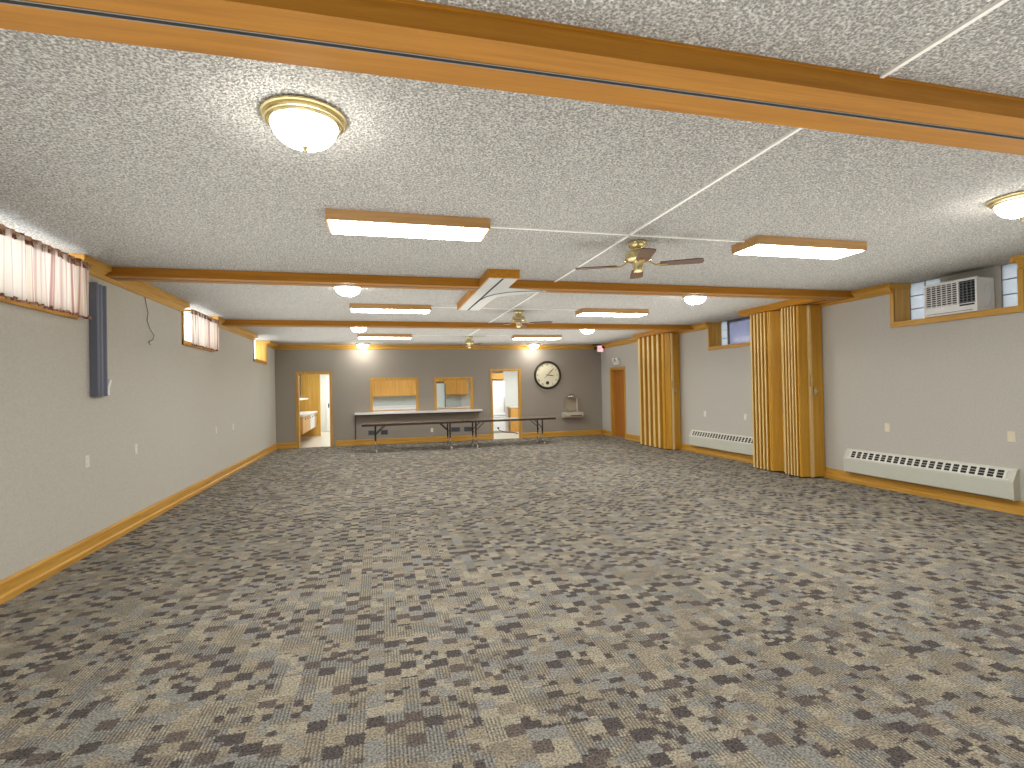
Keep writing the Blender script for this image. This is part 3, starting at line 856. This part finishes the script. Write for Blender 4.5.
# ================================================================== outlets
def outlet(side, y, z, label, wd=0.075, hd=0.118, mat='white_plastic'):
    x = XL if side < 0 else XR; s = -side
    t = thing('wall_outlet', label, 'outlet', (x, y, z), 'wall outlets')
    xa, xb = sorted((x, x + s * 0.007)); MB().box(xa, xb, y - wd / 2, y + wd / 2, z - hd / 2, z + hd / 2).build('cover_plate', mat, t, bevel=0.002)
    xa, xb = sorted((x + s * 0.007, x + s * 0.0095))
    for dz in (-0.028, 0.028): MB().box(xa, xb, y - 0.017, y + 0.017, z + dz - 0.014, z + dz + 0.014).build('receptacle', 'cream', t)
outlet(-1, 6.08, 0.915, 'white outlet on left wall below the slate-blue channel')
outlet(-1, 7.15, 0.925, 'white outlet on left wall below the dangling wire')
outlet(-1, 10.30, 0.925, 'white outlet on left wall just past the second curtained window')
outlet(-1, 11.42, 0.91, 'white outlet on left wall farthest along, nearest the back wall')
outlet(1, 4.43, 0.885, 'cream outlet on right wall above the near end of the long heater', 0.08, 0.118, 'cream')
outlet(1, 5.95, 0.89, 'cream outlet on right wall above the far end of the long heater', 0.075, 0.118, 'cream')
outlet(1, 8.95, 0.90, 'white outlet on right wall right beside the nearer partition')
outlet(1, 10.28, 0.905, 'white outlet on right wall near the farther partition')

# ================================================================== back wall things
# clock
cx, cz, R = 5.19, 1.97, 0.45
t = thing('wall_clock', 'large round wall clock with cream face and dark rim on back wall', 'clock', (cx, YB, cz - R))
b = MB(); b.lathe([(R - 0.065, 0), (R - 0.02, 0), (R, -0.012), (R, -0.035), (R - 0.025, -0.055), (R - 0.055, -0.05), (R - 0.068, -0.03)], (cx, YB, cz), 64, 'y', closed=True); b.build('rim', 'clock_rim', t)
MB().lathe([(R - 0.05, 0), (R - 0.05, -0.02)], (cx, YB, cz), 64, 'y', False).build('clock_face', 'clock_face', t)
def stroke(b, p, q, wd, y0=YB - 0.0215):
    b.bar((p[0], y0, p[1]), (q[0], y0, q[1]), wd, 0.003) if abs(p[1] - q[1]) < 1e-9 else b.prism(_sq(p, q, wd), 'y', y0 - 0.0015, y0 + 0.0015)
def _sq(p, q, wd):
    d = Vector((q[0] - p[0], q[1] - p[1])); nn = Vector((-d.y, d.x)).normalized() * wd / 2
    return [(p[0] + nn.x, p[1] + nn.y), (p[0] - nn.x, p[1] - nn.y), (q[0] - nn.x, q[1] - nn.y), (q[0] + nn.x, q[1] + nn.y)]
NUM = ['XII', 'I', 'II', 'III', 'IV', 'V', 'VI', 'VII', 'VIII', 'IX', 'X', 'XI']
for h, s in enumerate(NUM):
    if h == 6: continue                               # the small seconds dial sits there
    a = h / 12 * 2 * PI; ro = R - 0.085; hgt = 0.062; wds = {'I': 0.016, 'V': 0.034, 'X': 0.034}
    tot = sum(wds[c] for c in s); xo = -tot / 2; nb = MB()
    er, et = Vector((math.sin(a), math.cos(a))), Vector((math.cos(a), -math.sin(a)))
    def P(u, v): w_ = Vector((cx, cz)) + er * (ro - hgt + v * hgt) + et * u; return (w_.x, w_.y)
    for c in s:
        wd = wds[c]
        if c == 'I': stroke(nb, P(xo + wd / 2, 0), P(xo + wd / 2, 1), 0.007)
        if c == 'V': stroke(nb, P(xo + 0.003, 1), P(xo + wd / 2, 0), 0.007); stroke(nb, P(xo + wd - 0.003, 1), P(xo + wd / 2, 0), 0.004)
        if c == 'X': stroke(nb, P(xo + 0.003, 1), P(xo + wd - 0.003, 0), 0.007); stroke(nb, P(xo + wd - 0.003, 1), P(xo + 0.003, 0), 0.004)
        xo += wd
    nb.build('numeral', 'ink', t)
MB().lathe([(0.055, -0.02), (0.055, -0.023)], (cx - 0.005, YB, cz - 0.25), 32, 'y', False).build('seconds_dial', 'ink', t)
def hand(name, ang, ln, tail, wd, y):
    a = math.radians(ang); d = Vector((math.sin(a), math.cos(a)))
    p = Vector((cx, cz)) - d * tail; q = Vector((cx, cz)) + d * ln; mid = Vector((cx, cz)) + d * ln * 0.6; n_ = Vector((-d.y, d.x)) * wd
    b = MB(); b.prism([(p.x - n_.x * .5, p.y - n_.y * .5), (mid.x - n_.x, mid.y - n_.y), (q.x, q.y), (mid.x + n_.x, mid.y + n_.y), (p.x + n_.x * .5, p.y + n_.y * .5)], 'y', y - 0.002, y + 0.002)
    b.build(name, 'ink', t)
hand('hour_hand', 97, 0.24, 0.05, 0.014, YB - 0.027)
hand('minute_hand', 45, 0.33, 0.14, 0.009, YB - 0.032)

# drinking fountain
t = thing('drinking_fountain', 'beige and steel wall drinking fountain below the clock', 'drinking fountain', (5.95, YB, 0.57))
b = MB(); b.prism([(YB, 0.60), (YB - 0.24, 0.60), (YB - 0.29, 0.64), (YB - 0.29, 0.745), (YB - 0.26, 0.765), (YB, 0.765)], 'x', 5.63, 6.28); b.build('basin_housing', 'fountain', t, bevel=0.012)
MB().box(5.72, 6.19, YB - 0.245, YB - 0.06, 0.7655, 0.772).build('basin_grid', 'steel', t, bevel=0.003)
MB().box(5.84, 6.22, YB - 0.295, YB - 0.2905, 0.655, 0.68).build('push_bar', 'dark', t)
b = MB(); b.box(5.70, 6.20, YB - 0.05, YB, 0.765, 1.25); bp_ = b.build('back_panel', 'steel', t, bevel=0.01)
MB().box(5.785, 6.125, YB - 0.058, YB - 0.0505, 0.82, 1.20).build('inset_panel', 'fountain_panel', bp_, bevel=0.004)
MB().box(6.135, 6.165, YB - 0.07, YB - 0.0505, 0.79, 1.22).build('edge_trim', 'white', bp_, bevel=0.004)
b = MB(); b.lathe([(0.17, 1.252), (0.17, 1.27), (0.145, 1.31), (0.09, 1.345), (0.03, 1.358), (0.004, 1.36)], (5.92, YB - 0.18, 0), 28); b.build('domed_cap', 'chrome', t)
b = MB(); b.tube([(5.80, YB - 0.12, 0.77), (5.80, YB - 0.12, 0.84), (5.80, YB - 0.15, 0.86), (5.80, YB - 0.18, 0.85)], 0.014); b.build('bubbler_spout', 'chrome', t)
b = MB(); b.lathe([(0.018, 0), (0.02, 0.03), (0.016, 0.04)], (5.93, YB - 0.12, 0.56), 12); b.build('drain_tail', 'steel', t)

t.location.y -= 0.006

# exit sign
t = thing('exit_sign', 'small red lit exit sign with emergency lamps, high in the far right corner', 'sign', (6.87, 15.62, 2.67))
MB().box(6.80, 7.00, 15.56, 15.63, 2.685, 2.885).build('sign_housing', 'white_plastic', t)
fc = MB().box(6.805, 6.995, 15.553, 15.56, 2.69, 2.88).build('sign_face', 'exit_face', t)
cu = bpy.data.curves.new('exit_text', 'FONT'); cu.body = 'EXIT'; cu.size = 0.115; cu.align_x = 'CENTER'; cu.align_y = 'CENTER'; cu.extrude = 0.0015; cu.offset = 0.002
tmp = bpy.data.objects.new('tmp_text', cu); COL.objects.link(tmp)
bpy.context.view_layer.update()
me = bpy.data.meshes.new_from_object(tmp)
bpy.data.objects.remove(tmp)
me.transform(Matrix.Translation((6.90, 15.551, 2.785)) @ Matrix.Rotation(PI / 2, 4, 'X') @ Matrix.Scale(0.72, 4, (1, 0, 0)))
me.transform(Matrix.Translation(-Vector(t.location)))
me.materials.clear(); me.materials.append(MAT['exit_letter'])
lt = bpy.data.objects.new('sign_lettering', me); COL.objects.link(lt); lt.parent = t
MB().box(6.66, 7.03, 15.57, 15.62, 2.885, H).build('mounting_bar', 'dark_green', t)
for xx in (6.73, 7.035):
    if xx > 7.0: xx = 7.01
    b = MB(); b.lathe([(0.02, 0.05), (0.05, 0.03), (0.055, -0.03), (0.05, -0.04)], (xx if xx < 7 else 6.99, 15.52 if xx > 7 else 15.57, 2.80 if xx < 7 else 2.84), 16, 'y'); b.build('emergency_lamp', 'dark_green', t)

# emergency light above the brown door
t = thing('emergency_light', 'small white emergency light with two lamp heads above the brown door', 'emergency light', (XR, 14.62, 2.24))
MB().box(XR - 0.07, XR, 14.45, 14.80, 2.22, 2.33).build('battery_case', 'white_plastic', t, bevel=0.008)
for yy in (14.50, 14.75):
    b = MB(); b.lathe([(0.03, 0.05), (0.062, 0.0), (0.062, -0.02)], (XR - 0.09, yy, 2.375), 18, 'x'); b.box(XR - 0.05, XR - 0.03, yy - 0.01, yy + 0.01, 2.33, 2.36); b.build('lamp_head', 'white_plastic', t)

# serving counter
t = thing('serving_counter', 'long white counter shelf on the back wall under the serving hatches', 'counter', (1.15, 15.68, 0.89))
b = MB(); b.box(-0.70, 3.00, 15.50, YB, 0.895, 0.948)
for x0, x1, z0, z1 in HATCH: b.box(x0 + 0.021, x1 - 0.021, YB, YB + BT + 0.05, 0.9505, 0.965)
b.build('countertop', 'counter', t, bevel=0.004)
MB().box(-0.69, 2.99, 15.512, 15.53, 0.865, 0.895).build('front_rail', 'edge', t)
MB().box(-0.70, -0.682, YB - 0.05, YB - 0.015, 0.166, 0.895).build('support_strip', 'edge', t)
struct(MB().box(-0.71, 2.95, YB - 0.014, YB, 0.166, 0.865).build('wall_panel_back', 'wall_b'))

# wall registers and back outlet
def register(x0, x1, z0, z1, label):
    yw = YB - 0.014
    t = thing('floor_vent_register', label, 'vent', ((x0 + x1) / 2, yw, z0), 'grey wall registers')
    b = MB(); f = 0.015
    for q in ((x0, x1, z0, z0 + f), (x0, x1, z1 - f, z1), (x0, x0 + f, z0, z1), (x1 - f, x1, z0, z1)): b.box(q[0], q[1], yw - 0.012, yw, q[2], q[3])
    b.build('frame', 'register', t)
    b = MB(); b.box(x0 + f, x1 - f, yw - 0.003, yw - 0.001, z0 + f, z1 - f); b.build('vent_shade', 'dark', t)  # dark plate on the wall imitates the shade behind the louvers
    b = MB(); n = 6
    for k in range(n):
        z = z0 + f + (z1 - z0 - 2 * f) * (k + 0.5) / n; b.box(x0 + f, x1 - f, yw - 0.010, yw - 0.004, z - 0.006, z + 0.003)
    b.build('louvers', 'register', t)
register(-0.34, -0.14, 0.28, 0.42, 'grey wall register low on back wall left of the leftmost table leg')
register(0.02, 0.22, 0.28, 0.42, 'grey wall register low on back wall right of the leftmost table leg')
register(2.08, 2.36, 0.28, 0.42, 'wider grey wall register low on back wall right of the small outlet')
register(2.48, 2.75, 0.28, 0.42, 'grey wall register low on back wall nearest the right doorway')
t = thing('wall_outlet', 'cream outlet low on back wall beneath the gap between the serving hatches', 'outlet', (1.5, YB - 0.014, 0.30), 'wall outlets')
MB().box(1.47, 1.545, YB - 0.021, YB - 0.014, 0.30, 0.42).build('cover_plate', 'cream', t, bevel=0.002)
for dz in (0.33, 0.39): MB().box(1.492, 1.522, YB - 0.0235, YB - 0.021, dz - 0.014, dz + 0.014).build('receptacle', 'white_plastic', t)

# ================================================================== folding tables
def make_table():
    L2, W2, zt = 1.29, 0.37, 0.735
    t = thing('folding_table', '', 'table')
    MB().box(-L2 + 0.006, L2 - 0.006, -W2 + 0.006, W2 - 0.006, zt - 0.02, zt).build('tabletop', 'laminate', t)
    b = MB(); b.box(-L2, L2, -W2, -W2 + 0.025, zt - 0.055, zt - 0.002); b.box(-L2, L2, W2 - 0.025, W2, zt - 0.055, zt - 0.002)
    b.box(-L2, -L2 + 0.025, -W2, W2, zt - 0.055, zt - 0.002); b.box(L2 - 0.025, L2, -W2, W2, zt - 0.055, zt - 0.002); b.build('edge_frame', 'edge', t)
    for s in (-1, 1):
        x = s * 0.95
        for yy in (-0.20, 0.20):
            b = MB(); b.tube([(x, yy, zt - 0.03), (x, yy, 0.30)], 0.019, 12); lg = b.build('leg', 'brown_steel', t)
            b = MB(); b.tube([(x, yy, 0.31), (x, yy, 0.085)], 0.014, 12); b.build('lower_tube', 'chrome', lg)
            b = MB(); b.tube([(x, yy, zt - 0.28), (x - s * 0.27, yy, zt - 0.03)], 0.011, 8); b.build('brace', 'brown_steel', t)
        b = MB(); b.bar((x, -0.33, 0.088), (x, 0.33, 0.088), 0.032, 0.026); b.tube([(x, -0.2, 0.40), (x, 0.2, 0.40)], 0.012); ft = b.build('foot_bar', 'chrome', t)
        for yy in (-0.31, 0.31):
            b = MB(); b.lathe([(0.012, -0.014), (0.037, -0.012), (0.037, 0.012), (0.012, 0.014)], (x + 0.012, yy, 0.038), 18, 'x')
            b.build('caster', 'white_plastic', t)
            b = MB(); b.box(x - 0.008, x - 0.003, yy - 0.014, yy + 0.014, 0.03, 0.078); b.box(x + 0.027, x + 0.032, yy - 0.014, yy + 0.014, 0.03, 0.078); b.box(x - 0.008, x + 0.032, yy - 0.014, yy + 0.014, 0.07, 0.078)
            b.build('caster_fork', 'chrome', t)
    return t
tb = make_table(); tb['group'] = 'folding tables before the back wall'
tb['label'] = 'left brown folding table on casters below the serving counter'
tb.location = (0.83, 13.95, 0); tb.rotation_euler = (0, 0, math.radians(2.0))
copy_thing(tb, (3.43, 14.10, 0), 'right brown folding table on casters before the right doorway', math.radians(2.5))

# ================================================================== kitchen and side room beyond the back wall
KY = 19.4
struct(MB().box(-3.2, 5.6, YB + 0.02, 22.2, -0.1, -0.002).build('floor_kitchen', 'kfloor'))
struct(MB().box(-3.2, 5.6, YB + 0.16, 22.2, 2.45, 2.55).build('ceiling_kitchen', 'kwall'))
b = MB(); b.box(-0.85, 5.4, KY, KY + 0.1, 0, 2.45); b.box(5.3, 5.4, YB + BT, KY, 0, 2.45); b.box(4.42, 5.3, 18.72, KY, 0, 2.45); b.box(-0.95, -0.85, YB + BT, 22.0, 0, 2.45)
struct(b.build('wall_kitchen', 'kwall'))
struct(MB().box(-3.1, -3.0, YB + BT, 22.0, 0, 2.45).build('wall_side_room', 'kwall'))
struct(MB().box(-3.1, -0.96, 22.0, 22.1, 0, 2.45).build('wall_side_room_back', 'kwall'))
struct(MB().box(-3.0, -2.07, 19.9, 20.0, 0, 2.45).build('wall_panelled', 'panel_wood'))
tag(MB().box(-0.84, 2.95, KY - 0.018, KY - 0.008, 0.96, 1.37).build('backsplash', 'splash', None, (1.05, KY, 0.96)), 'pale blue-grey backsplash above the kitchen counter behind the serving hatches', 'backsplash')
def lampk(x, y, label):
    t = thing('kitchen_ceiling_light', label, 'ceiling light', (x, y, 2.40))
    MB().box(x - 0.62, x + 0.62, y - 0.17, y + 0.17, 2.40, 2.449).build('lamp_housing', 'white', t)
    MB().box(x - 0.60, x + 0.60, y - 0.15, y + 0.15, 2.385, 2.40).build('diffuser', 'kitchen_lamp', t)
lampk(0.6, 17.4, 'kitchen ceiling light behind the left serving hatch')
lampk(4.3, 17.2, 'kitchen ceiling light behind the right doorway')
lampk(-1.6, 17.8, 'ceiling light in the room behind the left doorway')
lampk(-1.5, 20.8, 'added unseen light brightening the white door behind the left doorway')  # added lamp, out of sight, to brighten the white door
def cabinet(name, label, x0, x1, y0, y1, z0, z1, ndoor, cat='cabinet', knob=True, mat='cab_wood', group='kitchen cabinets', axis='x'):
    t = thing(name, label, cat, ((x0 + x1) / 2, (y0 + y1) / 2, z0), group)
    MB().box(x0, x1, y0 + 0.02, y1, z0, z1).build('cabinet_body', mat, t)
    for k in range(ndoor):
        a = x0 + (x1 - x0) * k / ndoor + 0.006; c = x0 + (x1 - x0) * (k + 1) / ndoor - 0.006
        d = MB().box(a, c, y0, y0 + 0.019, z0 + 0.01, z1 - 0.01).build('cabinet_door', mat, t, bevel=0.004)
        if knob:
            kx = c - 0.04 if k % 2 == 0 else a + 0.04
            b = MB(); b.lathe([(0.006, 0), (0.014, -0.012), (0.014, -0.02)], (kx, y0, z0 + 0.07 if z0 > 1 else z1 - 0.07), 10, 'y'); b.build('knob', 'brass_dull', d)
    return t
cabinet('wall_cabinet', 'oak wall cabinets seen through the left serving hatch', -0.80, 1.60, 19.06, KY - 0.001, 1.375, 2.2, 5, knob=False)
cabinet('wall_cabinet', 'oak wall cabinets seen through the right serving hatch', 2.28, 3.16, 19.06, KY - 0.001, 1.375, 2.2, 2)
tag(MB().box(1.62, 2.279, 19.10, 19.14, 1.86, 2.2).build('wood_valance', 'cab_wood', None, (1.95, 19.12, 1.86), 0.004), 'oak valance board left of the wall cabinets behind right serving hatch', 'valance')
cabinet('wall_cabinet', 'small oak wall cabinet above the white refrigerator', 3.72, 4.34, 18.3, KY - 0.001, 1.90, 2.13, 1)
cabinet('base_cabinet', 'oak base cabinet on the right inside the right doorway', 4.58, 5.25, 18.3, 18.712, 0.0, 0.86, 2)
tag(MB().box(4.56, 5.28, 18.27, 18.712, 0.861, 0.90).build('cabinet_countertop', 'counter', None, (4.9, 18.8, 0.861)), 'pale countertop on the oak cabinet inside the right doorway', 'countertop')
cabinet('base_cabinet', 'long oak base cabinet along the kitchen wall behind the serving hatches', -0.80, 3.20, 18.75, KY - 0.02, 0.0, 0.90, 8)
tag(MB().box(-0.82, 3.22, 18.70, KY - 0.022, 0.901, 0.945).build('kitchen_countertop', 'counter', None, (1.2, 19.0, 0.901)), 'long white kitchen countertop seen through both serving hatches', 'countertop')
tag(MB().box(-0.4, 1.3, KY - 0.10, KY - 0.022, 0.946, 1.03).build('counter_ledge', 'white_plastic', None, (0.4, KY - 0.1, 0.946), 0.01), 'pale ledge at the back of the counter behind the left hatch', 'ledge')
t = thing('kitchen_door_panel', 'pale grey door standing behind the left side of right serving hatch', 'door', (2.02, 18.4, 0))
MB().box(1.80, 2.22, 18.45, 18.49, 0.95, 1.80).build('door_slab', 'splash', t); MB().box(2.22, 2.26, 18.43, 18.50, 0.95, 1.80).build('door_stile', 'alu', t)
# refrigerator
t = thing('refrigerator', 'tall white refrigerator seen through the right doorway', 'refrigerator', (4.05, 18.6, 0))
MB().box(3.72, 4.36, 18.27, 19.0, 0.0, 1.85).build('cabinet_shell', 'fridge', t, bevel=0.01)
for x0, x1, z0, z1, n in ((3.725, 4.355, 0.62, 1.84, 'door'), (3.725, 4.355, 0.06, 0.60, 'freezer_drawer')):
    d = MB().box(x0, x1, 18.20, 18.268, z0, z1).build(n, 'fridge', t, bevel=0.012)
    b = MB()
    if n == 'door': b.tube([(4.31, 18.20, 0.75), (4.31, 18.165, 0.77), (4.31, 18.165, 1.25), (4.31, 18.20, 1.27)], 0.012)
    else: b.tube([(3.95, 18.20, 0.54), (3.97, 18.165, 0.54), (4.28, 18.165, 0.54), (4.30, 18.20, 0.54)], 0.012)
    b.build('door_handle', 'steel', d)
b = MB(); b.tube([(4.02, 17.95, 0.17), (4.06, 17.93, 0.10), (4.16, 17.92, 0.06), (4.30, 18.0, 0.025), (4.42, 18.02, 0.014), (4.52, 17.92, 0.014), (4.57, 17.6, 0.014), (4.56, 17.3, 0.014)], 0.014, 8)
b.lathe([(0.004, 0), (0.035, 0.01), (0.035, 0.05), (0.004, 0.06)], (4.02, 17.95, 0.155), 14)
tag(b.build('floor_hose', 'black', None, (4.4, 17.8, 0)), 'black hose lying on the kitchen floor before the refrigerator', 'hose')
# side room: vanity, mirror, shelf, white door
t = thing('vanity_cabinet', 'long oak vanity with white top and sink inside the left doorway', 'cabinet', (-2.6, 17.6, 0.36))
MB().box(-2.995, -2.18, 16.1, 19.6, 0.36, 0.86).build('cabinet_body', 'cab_wood', t)
MB().box(-2.995, -2.14, 16.08, 19.63, 0.862, 0.91).build('vanity_top', 'counter', t)
for k in range(6):
    a = 16.13 + k * 0.575
    d = MB().box(-2.179, -2.162, a, a + 0.55, 0.38, 0.845).build('cabinet_door', 'white_plastic' if k in (3, 4) else 'cab_wood', t, bevel=0.004)
    b = MB(); b.lathe([(0.006, 0), (0.016, 0.014), (0.016, 0.022)], (-2.162, a + 0.46, 0.77), 10, 'x'); b.build('knob', 'black', d)
b = MB(); b.tube([(-2.85, 17.0, 0.91), (-2.85, 17.0, 1.05), (-2.75, 17.0, 1.10), (-2.65, 17.0, 1.06)], 0.014); b.build('faucet', 'chrome', t)
b = MB(); b.lathe([(0.17, 0.0), (0.18, 0.008), (0.15, 0.010)], (-2.58, 17.0, 0.911), 28); b.build('sink_rim', 'steel', t)
tag(MB().box(-3.0, -2.42, 17.2, 19.5, 1.33, 1.38).build('wall_shelf', 'white_plastic', None, (-2.8, 18.3, 1.33)), 'white shelf above the vanity inside the left doorway', 'shelf')
tag(MB().box(-2.80, -2.72, 19.5, 19.89, 1.382, 2.2).build('tall_dark_panel', 'brown_steel', None, (-2.75, 19.7, 1.382)), 'narrow dark vertical panel above the white shelf inside the left doorway', 'panel')
t = thing('white_door', 'white door with dark handle at the back of the left doorway room', 'door', (-1.6, 21.9, 0))
d = MB().box(-2.05, -1.15, 21.95, 21.998, 0.02, 2.2).build('door_leaf', 'fridge', t)
b = MB(); b.box(-1.99, -1.95, 21.94, 21.9495, 0.95, 1.12); b.tube([(-1.97, 21.94, 1.05), (-1.97, 21.90, 1.05), (-1.87, 21.90, 1.05)], 0.01); b.build('lever_handle', 'black', d)
